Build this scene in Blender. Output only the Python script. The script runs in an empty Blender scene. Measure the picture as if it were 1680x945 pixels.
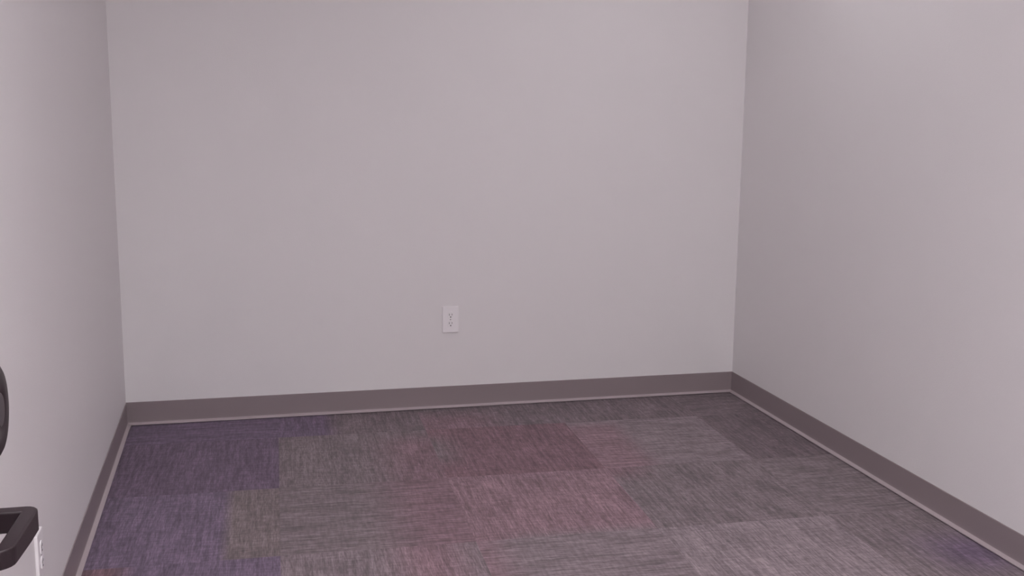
import bpy, bmesh, math, random
from mathutils import Vector, Matrix

# ------------------------------------------------------------------ camera, world, exposure
scene = bpy.context.scene
COL = scene.collection
CAM_H = 1.4012
PITCH, YAW, ROLL = 0.1702, 0.2384, 0.0101
FOCAL_PX = 1821.9                                   # for a 1680 px wide frame

cam_data = bpy.data.cameras.new('camera')
cam_data.sensor_width = 36.0
cam_data.lens = FOCAL_PX / 1680.0 * 36.0
cam_data.clip_start = 0.02
cam = bpy.data.objects.new('camera', cam_data)
COL.objects.link(cam)
fw = Vector((math.sin(YAW) * math.cos(PITCH), math.cos(YAW) * math.cos(PITCH), -math.sin(PITCH)))
r0 = Vector((math.cos(YAW), -math.sin(YAW), 0))
u0 = r0.cross(fw)
rt = r0 * math.cos(ROLL) + u0 * math.sin(ROLL)
up = u0 * math.cos(ROLL) - r0 * math.sin(ROLL)
m = Matrix((rt, up, -fw)).transposed().to_4x4()
m.translation = Vector((0, 0, CAM_H))
cam.matrix_world = m
scene.camera = cam

world = bpy.data.worlds.new('world')
scene.world = world
world.use_nodes = True
world.node_tree.nodes['Background'].inputs[0].default_value = (0.8, 0.78, 0.8, 1)
world.node_tree.nodes['Background'].inputs[1].default_value = 0.05

scene.view_settings.view_transform = 'Standard'
scene.view_settings.look = 'None'
scene.view_settings.gamma = 1.0
scene.view_settings.use_curve_mapping = False
scene.view_settings.exposure = 0.0

LAMP_STRENGTH = 13.6                                # the troffer diffusers
TROFFERS = [(0.12, 0.74), (0.12, -0.72), (0.80, -0.05)]
DOWNLIGHT = (1.60, 3.70, 0.185)                     # x, y, radius of the lens

# ------------------------------------------------------------------ room measures (metres)
XL, XR = -0.513, 2.278
YB, YF = 4.838, -1.30
ZC = 2.62
WT = 0.12
NOOK_X, NOOK_Y = -0.304, 0.20                       # wall jog beside the camera that carries the door
OX, OY = -0.50, 4.55                                # carpet grid, turned slightly against the room


# ------------------------------------------------------------------ helpers
def lin(c):
    return tuple(((v / 255.0) / 12.92 if v / 255.0 <= 0.04045 else ((v / 255.0 + 0.055) / 1.055) ** 2.4) for v in c)


def material(name, rgb, rough=0.6, metallic=0.0, spec=0.5, bump=None, mottle=0.0, coat=0.0):
    mt = bpy.data.materials.new(name)
    mt.use_nodes = True
    nt = mt.node_tree
    b = nt.nodes['Principled BSDF']
    col = lin(rgb)
    b.inputs['Roughness'].default_value = rough
    b.inputs['Metallic'].default_value = metallic
    b.inputs['Specular IOR Level'].default_value = spec
    b.inputs['Coat Weight'].default_value = coat
    tc = nt.nodes.new('ShaderNodeTexCoord')
    nz = nt.nodes.new('ShaderNodeTexNoise')
    nz.inputs['Scale'].default_value = 3.0
    nz.inputs['Detail'].default_value = 3.0
    nt.links.new(tc.outputs['Object'], nz.inputs['Vector'])
    mx = nt.nodes.new('ShaderNodeMix')
    mx.data_type = 'RGBA'
    mx.inputs[6].default_value = tuple(v * (1 - mottle) for v in col) + (1,)
    mx.inputs[7].default_value = tuple(min(1, v * (1 + mottle)) for v in col) + (1,)
    nt.links.new(nz.outputs['Fac'], mx.inputs[0])
    nt.links.new(mx.outputs[2], b.inputs['Base Color'])
    if bump:
        scale, dist = bump
        n2 = nt.nodes.new('ShaderNodeTexNoise')
        n2.inputs['Scale'].default_value = scale
        n2.inputs['Detail'].default_value = 2.0
        nt.links.new(tc.outputs['Object'], n2.inputs['Vector'])
        bp = nt.nodes.new('ShaderNodeBump')
        bp.inputs['Distance'].default_value = dist
        bp.inputs['Strength'].default_value = 0.6
        nt.links.new(n2.outputs['Fac'], bp.inputs['Height'])
        nt.links.new(bp.outputs['Normal'], b.inputs['Normal'])
    return mt


def obj(name, bm, mat, parent=None, smooth=False):
    me = bpy.data.meshes.new(name)
    bmesh.ops.recalc_face_normals(bm, faces=bm.faces[:])
    bm.to_mesh(me)
    bm.free()
    me.materials.append(mat)
    if smooth:
        for p in me.polygons:
            p.use_smooth = True
    o = bpy.data.objects.new(name, me)
    COL.objects.link(o)
    if parent:
        o.parent = parent
    return o


def struct(name, bm, mat, smooth=False):
    o = obj(name, bm, mat, None, smooth)
    o['kind'] = 'structure'
    return o


def add_box(bm, lo, hi, bevel=0.0, seg=2):
    t = bmesh.new()
    bmesh.ops.create_cube(t, size=1.0)
    for v in t.verts:
        v.co = Vector([lo[i] + (v.co[i] + 0.5) * (hi[i] - lo[i]) for i in range(3)])
    if bevel > 0:
        bmesh.ops.bevel(t, geom=t.edges[:], offset=bevel, segments=seg, profile=0.5, affect='EDGES')
    merge(bm, t)


def merge(bm, t):
    vm = [bm.verts.new(v.co) for v in t.verts]
    t.verts.index_update()
    for f in t.faces:
        bm.faces.new([vm[v.index] for v in f.verts])
    t.free()


def box(lo, hi, bevel=0.0, seg=2):
    bm = bmesh.new()
    add_box(bm, lo, hi, bevel, seg)
    return bm


def add_lathe(bm, prof, mat4, n=48):
    """prof: list of (radius, height) turned about local z, placed by mat4"""
    rings = []
    for r, h in prof:
        if r < 1e-6:
            rings.append([bm.verts.new(mat4 @ Vector((0, 0, h)))])
        else:
            rings.append([bm.verts.new(mat4 @ Vector((r * math.cos(2 * math.pi * k / n), r * math.sin(2 * math.pi * k / n), h))) for k in range(n)])
    for a, b in zip(rings, rings[1:]):
        for k in range(n):
            k2 = (k + 1) % n
            if len(a) == 1 and len(b) == 1:
                continue
            if len(a) == 1:
                bm.faces.new((a[0], b[k], b[k2]))
            elif len(b) == 1:
                bm.faces.new((a[k], a[k2], b[0]))
            else:
                bm.faces.new((a[k], a[k2], b[k2], b[k]))


def sweep(bm, path, prof, closed_prof=True):
    """mitred sweep of prof [(across, z)] along an xy path; across = towards the path's right-hand side"""
    n = len(path)
    rings = []
    for i, p in enumerate(path):
        p = Vector(p)
        ds = []
        if i > 0:
            ds.append((p - Vector(path[i - 1])).normalized())
        if i < n - 1:
            ds.append((Vector(path[i + 1]) - p).normalized())
        nr = [Vector((d.y, -d.x)) for d in ds]
        if len(nr) == 2:
            s = (nr[0] + nr[1]).normalized()
            s = s / max(0.2, s.dot(nr[0]))
        else:
            s = nr[0]
        rings.append([bm.verts.new((p.x + s.x * a, p.y + s.y * a, z)) for a, z in prof])
    k = len(prof)
    for a, b in zip(rings, rings[1:]):
        for j in range(k if closed_prof else k - 1):
            bm.faces.new((a[j], a[(j + 1) % k], b[(j + 1) % k], b[j]))
    if closed_prof:
        bm.faces.new(rings[0])
        bm.faces.new(rings[-1][::-1])


# ------------------------------------------------------------------ materials
M_WALL = material('painted_drywall', (240, 236, 237), rough=0.6, spec=0.3, bump=(260, 0.0006), mottle=0.008)
M_BASE = material('grey_vinyl_base', (151, 138, 141), rough=0.38, spec=0.5, mottle=0.02)
M_CEIL = material('ceiling_panels', (242, 240, 240), rough=0.9, spec=0.2, bump=(180, 0.001), mottle=0.02)
M_GRID = material('white_enamel', (215, 210, 212), rough=0.4)
M_TOE = material('vinyl_toe_highlight', (190, 176, 180), rough=0.35)  # paler than the base: light caught on the toe is put into its colour
M_PLATE = material('white_plastic', (251, 247, 249), rough=0.3, spec=0.5)
M_SLOT = material('dark_slot', (92, 84, 88), rough=0.7)
M_SCREW = material('screw_metal', (190, 182, 186), rough=0.3, metallic=0.7)
M_BRONZE = material('dark_bronze', (38, 26, 31), rough=0.42, metallic=0.25, spec=0.5, mottle=0.08)
M_KEY = material('dark_key_cylinder', (74, 66, 70), rough=0.4, metallic=0.4)
M_DOOR = material('door_paint', (150, 142, 145), rough=0.5, mottle=0.03)

M_LAMP = bpy.data.materials.new('lamp_diffuser')
M_LAMP.use_nodes = True
nt = M_LAMP.node_tree
b = nt.nodes['Principled BSDF']
b.inputs['Base Color'].default_value = (0.9, 0.9, 0.9, 1)
b.inputs['Emission Color'].default_value = (0.995, 0.985, 1.0, 1)
b.inputs['Emission Strength'].default_value = LAMP_STRENGTH


def carpet_material():
    mt = bpy.data.materials.new('carpet_tiles')
    mt.use_nodes = True
    nt = mt.node_tree
    N = nt.nodes
    L = nt.links
    b = N['Principled BSDF']
    b.inputs['Roughness'].default_value = 0.95
    b.inputs['Specular IOR Level'].default_value = 0.1
    b.inputs['Sheen Weight'].default_value = 0.15
    b.inputs['Sheen Roughness'].default_value = 0.5
    vc = N.new('ShaderNodeVertexColor')
    vc.layer_name = 'yarn'
    uv = N.new('ShaderNodeUVMap')
    uv.uv_map = 'grain'

    def streak(sx, sy, detail, lo, hi, rough=0.6):
        mp = N.new('ShaderNodeMapping')
        mp.inputs['Scale'].default_value = (sx, sy, 1)
        L.new(uv.outputs[0], mp.inputs['Vector'])
        nz = N.new('ShaderNodeTexNoise')
        nz.noise_dimensions = '2D'
        nz.inputs['Scale'].default_value = 1.0
        nz.inputs['Detail'].default_value = detail
        nz.inputs['Roughness'].default_value = rough
        L.new(mp.outputs[0], nz.inputs['Vector'])
        mr = N.new('ShaderNodeMapRange')
        mr.inputs['From Min'].default_value = 0.3
        mr.inputs['From Max'].default_value = 0.7
        mr.inputs['To Min'].default_value = lo
        mr.inputs['To Max'].default_value = hi
        L.new(nz.outputs['Fac'], mr.inputs['Value'])
        return mr.outputs[0]

    def mul(a, c):
        n = N.new('ShaderNodeMath')
        n.operation = 'MULTIPLY'
        L.new(a, n.inputs[0])
        L.new(c, n.inputs[1])
        return n.outputs[0]
    # grain runs along u: long streaks, short yarn ticks, faint cross weave, broad patches
    s = mul(streak(5, 75, 3, 0.76, 1.24), streak(26, 210, 2, 0.78, 1.22))
    s = mul(s, streak(90, 16, 2, 0.86, 1.14))
    s = mul(s, streak(5, 9, 3, 0.88, 1.12))
    hm = N.new('ShaderNodeVectorMath')
    hm.operation = 'SCALE'
    L.new(vc.outputs['Color'], hm.inputs[0])
    L.new(s, hm.inputs['Scale'])
    L.new(hm.outputs[0], b.inputs['Base Color'])
    bp = N.new('ShaderNodeBump')
    bp.inputs['Distance'].default_value = 0.0015
    bp.inputs['Strength'].default_value = 0.5
    L.new(s, bp.inputs['Height'])
    L.new(bp.outputs['Normal'], b.inputs['Normal'])
    return mt


M_CARPET = carpet_material()

# ------------------------------------------------------------------ floor: carpet tiles laid on a 61 cm grid
T = 0.6125
CARPET_GAIN = 1.36
TH = -0.028
PURPLE, PURPLE_D, PURPLE_L = (101, 85, 105), (99, 83, 101), (107, 92, 111)
GREY, GREY_D, GREY_L, GREY_W = (113, 101, 105), (106, 93, 98), (120, 107, 112), (112, 100, 102)
PINK, PINK_D, PINK_L = (119, 95, 103), (113, 87, 95), (128, 103, 111)


def smooth(a, b2, x):
    t = max(0, min(1, (x - a) / (b2 - a)))
    return t * t * (3 - 2 * t)


def mixc(a, b2, t):
    return tuple(a[i] * (1 - t) + b2[i] * t for i in range(3))


# tile (column, row): base; then bands (colour, u0, u1, v0, v1, softness) inside it (u to the right, v to the back, 0..1)
TILES = {
    (0, 0): (PURPLE, []), (0, -1): (PURPLE_D, []),
    (0, -2): (PURPLE_L, [(GREY_W, 0.71, 2, -1, 2, 0.015)]),
    (0, -3): (PURPLE_L, [(PINK_D, -1, 0.25, -1, 2, 0.03)]),
    (1, 0): (GREY_D, [(PURPLE, -1, 0.36, -1, 2, 0.05)]),
    (1, -1): (GREY, [(PINK, 0.68, 2, -1, 0.85, 0.22)]),
    (1, -2): (GREY, [(PINK, 0.62, 2, -1, 2, 0.22)]),
    (1, -3): (GREY_L, [(PINK_L, 0.58, 0.9, -1, 1.2, 0.15)]),
    (2, 0): (GREY_D, [(PINK, -1, 0.5, -1, 0.35, 0.2)]),
    (2, -1): (PINK_D, [(GREY, -1, 0.1, 0.3, 0.8, 0.15)]),
    (2, -2): (PINK_L, [(GREY_L, 0.2, 2, -1, 0.04, 0.08)]),
    (2, -3): (GREY_L, [(PINK_L, -1, 0.1, 0.1, 2, 0.15)]),
    (3, 0): (GREY_D, []),
    (3, -1): (GREY_L, [(PINK_L, -1, 0.34, -1, 0.92, 0.1)]),
    (3, -2): (GREY, [(PINK, -1, 0.22, 0.82, 2, 0.15)]),
    (3, -3): ((128, 115, 120), []),
    (4, 0): (GREY_D, []), (4, -1): ((101, 88, 93), []), (4, -2): (GREY, []), (4, -3): (GREY, [(PURPLE, 0.3, 0.7, 0.2, 0.6, 0.2)]),
}
TURN = {(2, -1): 1, (2, -2): 1, (2, -3): 0, (3, -3): 1, (3, -1): 0, (3, -2): 1, (1, -1): 1, (1, -2): 0, (1, -3): 1, (0, -1): 1, (0, -2): 1, (2, 0): 1, (1, 0): 1}


def tile_colour(i, j, u, v):
    key = (i, j)
    if key in TILES:
        base, bands = TILES[key]
    else:
        rr = random.Random(i * 91 + j * 17)
        base, bands = rr.choice([GREY, GREY_L, GREY_D, PURPLE, GREY, PINK]), []
    c = base
    for col, u0, u1, v0, v1, s in bands:
        t = smooth(u0 - s, u0 + s, u) * (1 - smooth(u1 - s, u1 + s, u)) * smooth(v0 - s, v0 + s, v) * (1 - smooth(v1 - s, v1 + s, v))
        c = mixc(c, col, t)
    return c


def clip(poly, axis, val, keep_less):
    out = []
    for k in range(len(poly)):
        a, c = poly[k], poly[(k + 1) % len(poly)]
        ia = (a[axis] <= val) == keep_less
        ic = (c[axis] <= val) == keep_less
        if ia:
            out.append(a)
        if ia != ic and abs(c[axis] - a[axis]) > 1e-12:
            t = (val - a[axis]) / (c[axis] - a[axis])
            out.append((a[0] + t * (c[0] - a[0]), a[1] + t * (c[1] - a[1])))
    return out


def build_floor():
    cu, su = math.cos(TH), math.sin(TH)
    verts, faces, cols, uvs = [], [], [], []
    SUB = 16
    for i in range(-1, 6):
        for j in range(-11, 2):
            turned = TURN.get((i, j), (i + j) % 2)
            rr = random.Random(i * 131 + j * 977)
            off = (rr.uniform(0, 50), rr.uniform(0, 50))
            for a in range(SUB):
                for c in range(SUB):
                    q = []
                    for da, dc in ((0, 0), (1, 0), (1, 1), (0, 1)):
                        gx, gy = (i + (a + da) / SUB) * T, (j + (c + dc) / SUB) * T
                        q.append((OX + gx * cu - gy * su, OY + gx * su + gy * cu))
                    for ax, val, less in ((0, XL, False), (0, XR, True), (1, YF, False), (1, YB, True)):
                        if q:
                            q = clip(q, ax, val, less)
                    if len(q) < 3:
                        continue
                    idx = []
                    for (x, y) in q:
                        dx, dy = x - OX, y - OY
                        gx, gy = (dx * cu + dy * su) / T - i, (-dx * su + dy * cu) / T - j
                        idx.append(len(verts))
                        verts.append((x, y, 0))
                        cols.append(tuple(CARPET_GAIN * v for v in lin(tile_colour(i, j, gx, gy))) + (1,))
                        g = (gx * T, gy * T)
                        if turned:
                            g = (gy * T, gx * T)
                        uvs.append((g[0] + off[0], g[1] + off[1]))
                    faces.append(idx)
    me = bpy.data.meshes.new('floor')
    me.from_pydata(verts, [], faces)
    ca = me.color_attributes.new('yarn', 'FLOAT_COLOR', 'POINT')
    for k, c in enumerate(cols):
        ca.data[k].color = c
    ul = me.uv_layers.new(name='grain')
    for lp in me.loops:
        ul.data[lp.index].uv = uvs[lp.vertex_index]
    me.materials.append(M_CARPET)
    for p in me.polygons:
        if p.normal.z < 0:
            p.flip()
    o = bpy.data.objects.new('floor', me)
    COL.objects.link(o)
    o['kind'] = 'structure'
    return o


build_floor()

# ------------------------------------------------------------------ walls and ceiling
struct('wall_back', box((XL - WT, YB, -0.05), (XR + WT, YB + WT, ZC)), M_WALL)
struct('wall_left', box((XL - WT, NOOK_Y, -0.05), (XL, YB, ZC)), M_WALL)
struct('wall_right', box((XR, YF - WT, -0.05), (XR + WT, YB, ZC)), M_WALL)
bmn = bmesh.new()
add_box(bmn, (XL - WT, YF - WT, -0.05), (NOOK_X, NOOK_Y, ZC))
struct('wall_left_near', bmn, M_WALL)
struct('wall_front', box((NOOK_X, YF - WT, -0.05), (XR, YF, ZC)), M_WALL)

bmc = bmesh.new()
add_box(bmc, (XL - WT, YF - WT, ZC), (XR + WT, YB + WT, ZC + 0.08))
struct('ceiling', bmc, M_CEIL)
bmg = bmesh.new()
x = XR - 0.26
while x > XL:
    add_box(bmg, (x - 0.012, YF, ZC - 0.004), (x + 0.012, YB, ZC))
    x -= 0.61
y = YB - 0.35
while y > YF:
    add_box(bmg, (XL, y - 0.012, ZC - 0.0045), (XR, y + 0.012, ZC))
    y -= 0.61
struct('trim_1', bmg, M_GRID)

# ------------------------------------------------------------------ cove base with a flared toe
CP = [(0.0, 0.0), (0.0, 0.1016), (0.0020, 0.1016), (0.0032, 0.1004), (0.0034, 0.0170), (0.0042, 0.0130), (0.0060, 0.0105), (0.0070, 0.0070), (0.0070, 0.0)]
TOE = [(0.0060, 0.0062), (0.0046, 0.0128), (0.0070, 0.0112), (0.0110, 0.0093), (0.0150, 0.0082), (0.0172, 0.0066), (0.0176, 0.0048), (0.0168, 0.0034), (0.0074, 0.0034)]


def wall_run(name, a, c, mitre_a, mitre_c):
    """one wall's base: profile swept from a to c, ends cut at 45 degrees where it meets its neighbour"""
    a, c = Vector(a), Vector(c)
    d = (c - a).normalized()
    nr = Vector((d.y, -d.x))

    def run(prof):
        bm = bmesh.new()
        ra = [bm.verts.new((*(a + nr * s + d * s * mitre_a), z)) for s, z in prof]
        rc = [bm.verts.new((*(c + nr * s - d * s * mitre_c), z)) for s, z in prof]
        k = len(prof)
        for j in range(k):
            bm.faces.new((ra[j], ra[(j + 1) % k], rc[(j + 1) % k], rc[j]))
        bm.faces.new(ra)
        bm.faces.new(rc[::-1])
        return bm
    base = struct(name, run(CP), M_BASE)
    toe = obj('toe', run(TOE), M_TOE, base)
    toe['label'] = 'toe along the foot of the grey base, painted paler as its highlight'
    return base


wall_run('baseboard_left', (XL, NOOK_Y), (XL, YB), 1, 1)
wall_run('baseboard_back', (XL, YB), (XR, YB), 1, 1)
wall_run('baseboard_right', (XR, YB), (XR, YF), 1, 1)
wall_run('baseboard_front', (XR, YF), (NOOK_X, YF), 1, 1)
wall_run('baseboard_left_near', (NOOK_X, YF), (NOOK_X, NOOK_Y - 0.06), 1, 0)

# ------------------------------------------------------------------ ceiling lamps (above the frame)
for k, (lx, ly) in enumerate(TROFFERS):
    t = bpy.data.objects.new('ceiling_light', None)
    COL.objects.link(t)
    t.location = (lx, ly, ZC)
    t['label'] = ('white rectangular ceiling panel light above the open door', 'white rectangular ceiling panel light on the left behind the camera',
                  'white rectangular ceiling panel light near the entrance, right of the other two')[k]
    t['category'] = 'ceiling light'
    t['group'] = 'ceiling panel lights'
    fr = bmesh.new()
    w, h = 0.30, 0.60
    for lo, hi in (((-w, -h), (-w + 0.025, h)), ((w - 0.025, -h), (w, h)), ((-w + 0.025, -h), (w - 0.025, -h + 0.025)), ((-w + 0.025, h - 0.025), (w - 0.025, h))):
        add_box(fr, (lo[0], lo[1], -0.014), (hi[0], hi[1], 0.0))
    obj('frame', fr, M_GRID, t)
    obj('diffuser', box((-w + 0.025, -h + 0.025, -0.009), (w - 0.025, h - 0.025, -0.003)), M_LAMP, t)

dl = bpy.data.objects.new('recessed_downlight', None)
COL.objects.link(dl)
dl.location = (DOWNLIGHT[0], DOWNLIGHT[1], ZC)
dl['label'] = 'small round white recessed ceiling light near the right back corner'
dl['category'] = 'ceiling light'
bm = bmesh.new()
R = DOWNLIGHT[2]
add_lathe(bm, [(R, -0.002), (R, -0.008), (R + 0.004, -0.011), (R + 0.018, -0.007), (R + 0.022, 0.0), (R, 0.0), (R, -0.002)], Matrix.Identity(4), 64)
obj('trim_ring', bm, M_GRID, dl)
bm = bmesh.new()
add_lathe(bm, [(0, -0.002), (R, -0.002), (R, -0.006), (R * 0.6, -0.0085), (0, -0.0095)], Matrix.Identity(4), 64)
obj('lens', bm, M_LAMP, dl)


# ------------------------------------------------------------------ wall outlets
def disc_face(bm, cx, cz, r, flat, y0, y1, n=36):
    """receptacle face: a disc with its left and right cut flat... along local y"""
    ring0, ring1 = [], []
    for k in range(n):
        a = 2 * math.pi * k / n
        xx = max(-flat, min(flat, r * math.cos(a)))
        zz = r * math.sin(a)
        ring0.append(bm.verts.new((cx + xx, y0, cz + zz)))
        ring1.append(bm.verts.new((cx + xx * 0.97, y1, cz + zz * 0.97)))
    for k in range(n):
        bm.faces.new((ring0[k], ring0[(k + 1) % n], ring1[(k + 1) % n], ring1[k]))
    bm.faces.new(ring1)
    bm.faces.new(ring0[::-1])


def outlet(loc, rz, label):
    """faces local -y, wall surface at local y = 0"""
    t = bpy.data.objects.new('wall_outlet', None)
    COL.objects.link(t)
    t.location = loc
    t.rotation_euler = (0, 0, rz)
    t['label'] = label
    t['category'] = 'outlet'
    t['group'] = 'white wall outlets'
    bm = bmesh.new()
    add_box(bm, (-0.0365, -0.0085, -0.0600), (0.0365, 0.0, 0.0600), 0.0026, 3)
    obj('cover_plate', bm, M_PLATE, t)
    for s in (1, -1):
        zc = 0.0195 * s
        bm = bmesh.new()
        disc_face(bm, 0, zc, 0.0172, 0.0140, -0.0080, -0.0108)
        rc = obj('receptacle', bm, M_PLATE, t)
        bm = bmesh.new()
        add_box(bm, (-0.0072, -0.0113, zc - 0.001), (-0.0052, -0.0106, zc + 0.008))
        add_box(bm, (0.0052, -0.0113, zc + 0.0005), (0.0072, -0.0106, zc + 0.0075))
        m4 = Matrix.Translation((0, -0.0106, zc - 0.0075)) @ Matrix.Rotation(math.pi / 2, 4, 'X')
        add_lathe(bm, [(0, 0), (0.0028, 0), (0.0028, 0.0008), (0, 0.0008)], m4, 16)
        obj('slots', bm, M_SLOT, rc)
    bm = bmesh.new()
    m4 = Matrix.Translation((0, -0.0083, 0)) @ Matrix.Rotation(math.pi / 2, 4, 'X')
    add_lathe(bm, [(0, 0), (0.0032, 0), (0.0030, 0.0009), (0.0018, 0.0015), (0, 0.0016)], m4, 20)
    obj('screw', bm, M_SCREW, t, True)
    return t


outlet((0.8905, YB, 0.4115), 0, 'white duplex wall outlet low in the middle of the back wall')
outlet((XL, 2.752, 0.291), math.pi / 2, 'white outlet plate on the left wall, seen edge-on below the dark door lever')

# ------------------------------------------------------------------ door standing open beside the camera (only its hardware reaches the frame)
DX = -0.2500                                        # the door face towards the room
DY0, DY1 = 0.232, 1.142                             # hinge edge, free edge
door = bpy.data.objects.new('door_1', None)
COL.objects.link(door)
door.location = (DX - 0.0225, DY0, 0)
door['kind'] = 'structure'


def dpart(name, bm, mat, parent=door, smooth=False):
    bm.transform(Matrix.Translation(-Vector(door.location)))
    return obj(name, bm, mat, parent, smooth)


dpart('door_leaf', box((DX - 0.045, DY0, 0.012), (DX, DY1, 2.05), 0.0015, 1), M_DOOR)
for hz in (0.25, 1.03, 1.82):
    bm = bmesh.new()
    m4 = Matrix.Translation((DX + 0.004, DY0 - 0.008, hz - 0.055))
    add_lathe(bm, [(0, 0), (0.006, 0), (0.0065, 0.002), (0.0065, 0.108), (0.006, 0.11), (0, 0.11)], m4, 20)
    add_box(bm, (DX - 0.034, DY0 - 0.003, hz - 0.055), (DX + 0.002, DY0 - 0.0002, hz + 0.055))
    dpart('hinge', bm, M_SCREW)
bm = bmesh.new()
add_box(bm, (DX - 0.036, DY1, 0.945), (DX - 0.010, DY1 + 0.002, 1.175))
dpart('latch_plate', bm, M_SCREW)

HY, HZ = 1.080, 1.0022                              # lever spindle
face = Matrix.Rotation(math.pi / 2, 4, 'Y')         # local z -> +x

lever = None
bm = bmesh.new()
add_lathe(bm, [(0, 0), (0.033, 0), (0.033, 0.004), (0.031, 0.007), (0.0125, 0.0085), (0.0115, 0.012), (0, 0.012)], Matrix.Translation((DX, HY, HZ)) @ face, 48)
lever = dpart('lever_handle', bm, M_BRONZE, smooth=False)


def lever_bar():
    """neck out of the door, grip back towards the hinge, return into the door: one bar of rounded rectangular section"""
    xo = DX + 0.0450                                # centre line of the grip
    path = [(DX + 0.006, HY), (DX + 0.02, HY), (DX + 0.034, HY)]
    w0 = 0.0072
    # crisp outer corner: short arc
    R = 0.0055
    cx, cy = xo - R, HY - R
    for k in range(0, 5):
        a = math.pi / 2 * (1 - k / 4)
        path.append((cx + R * math.cos(a), cy + R * math.sin(a)))
    path += [(xo - 0.0014, HY - 0.035), (xo - 0.0030, HY - 0.065)]
    R2 = 0.012
    ye = HY - 0.0985
    cx, cy = xo - 0.0042 - R2, ye + R2
    for k in range(0, 7):
        a = -math.pi / 2 * k / 6
        path.append((cx + R2 * math.cos(a), cy + R2 * math.sin(a)))
    path += [(DX + 0.016, ye), (DX + 0.004, ye + 0.001)]
    # section: rounded rectangle, half width w0 across, half height hz
    hzv = 0.0108
    rc = 0.0022
    sec = []
    for (sx, sz, a0) in ((1, 1, 0), (-1, 1, 90), (-1, -1, 180), (1, -1, 270)):
        for k in range(4):
            a = math.radians(a0 + 30 * k)
            sec.append((sx * (w0 - rc) + rc * math.cos(a), HZ + sz * (hzv - rc) + rc * math.sin(a)))
    bm = bmesh.new()
    sweep(bm, path, sec)
    for v in bm.verts:                              # the grip slims towards its return
        t = max(0.0, min(1.0, (HY - 0.03 - v.co.y) / 0.07))
        v.co.z = HZ + (v.co.z - HZ) * (1 - 0.17 * t) + 0.0018 * t
    return bm


dpart('grip', lever_bar(), M_BRONZE, lever)

CZ = 1.1100
bm = bmesh.new()
prof = [(0, 0), (0.0495, 0), (0.0495, 0.006), (0.0483, 0.012), (0.0462, 0.018), (0.0430, 0.0225), (0.0390, 0.0246), (0.0200, 0.0246), (0.0185, 0.0236), (0, 0.0236)]
add_lathe(bm, prof, Matrix.Translation((DX, HY, CZ)) @ face, 64)
bolt = dpart('deadbolt', bm, M_BRONZE)
for p in bolt.data.polygons:
    p.use_smooth = True
bm = bmesh.new()
add_lathe(bm, [(0, 0), (0.0165, 0), (0.0165, 0.001), (0.015, 0.0022), (0, 0.0022)], Matrix.Translation((DX + 0.0234, HY, CZ)) @ face, 40)
keyc = dpart('key_cylinder', bm, M_KEY, bolt)

# the casing the door hangs on
bm = bmesh.new()
add_box(bm, (NOOK_X, NOOK_Y - 0.055, 0.0), (NOOK_X + 0.052, NOOK_Y + 0.018, 2.07), 0.002, 1)
struct('trim_2', bm, M_DOOR)
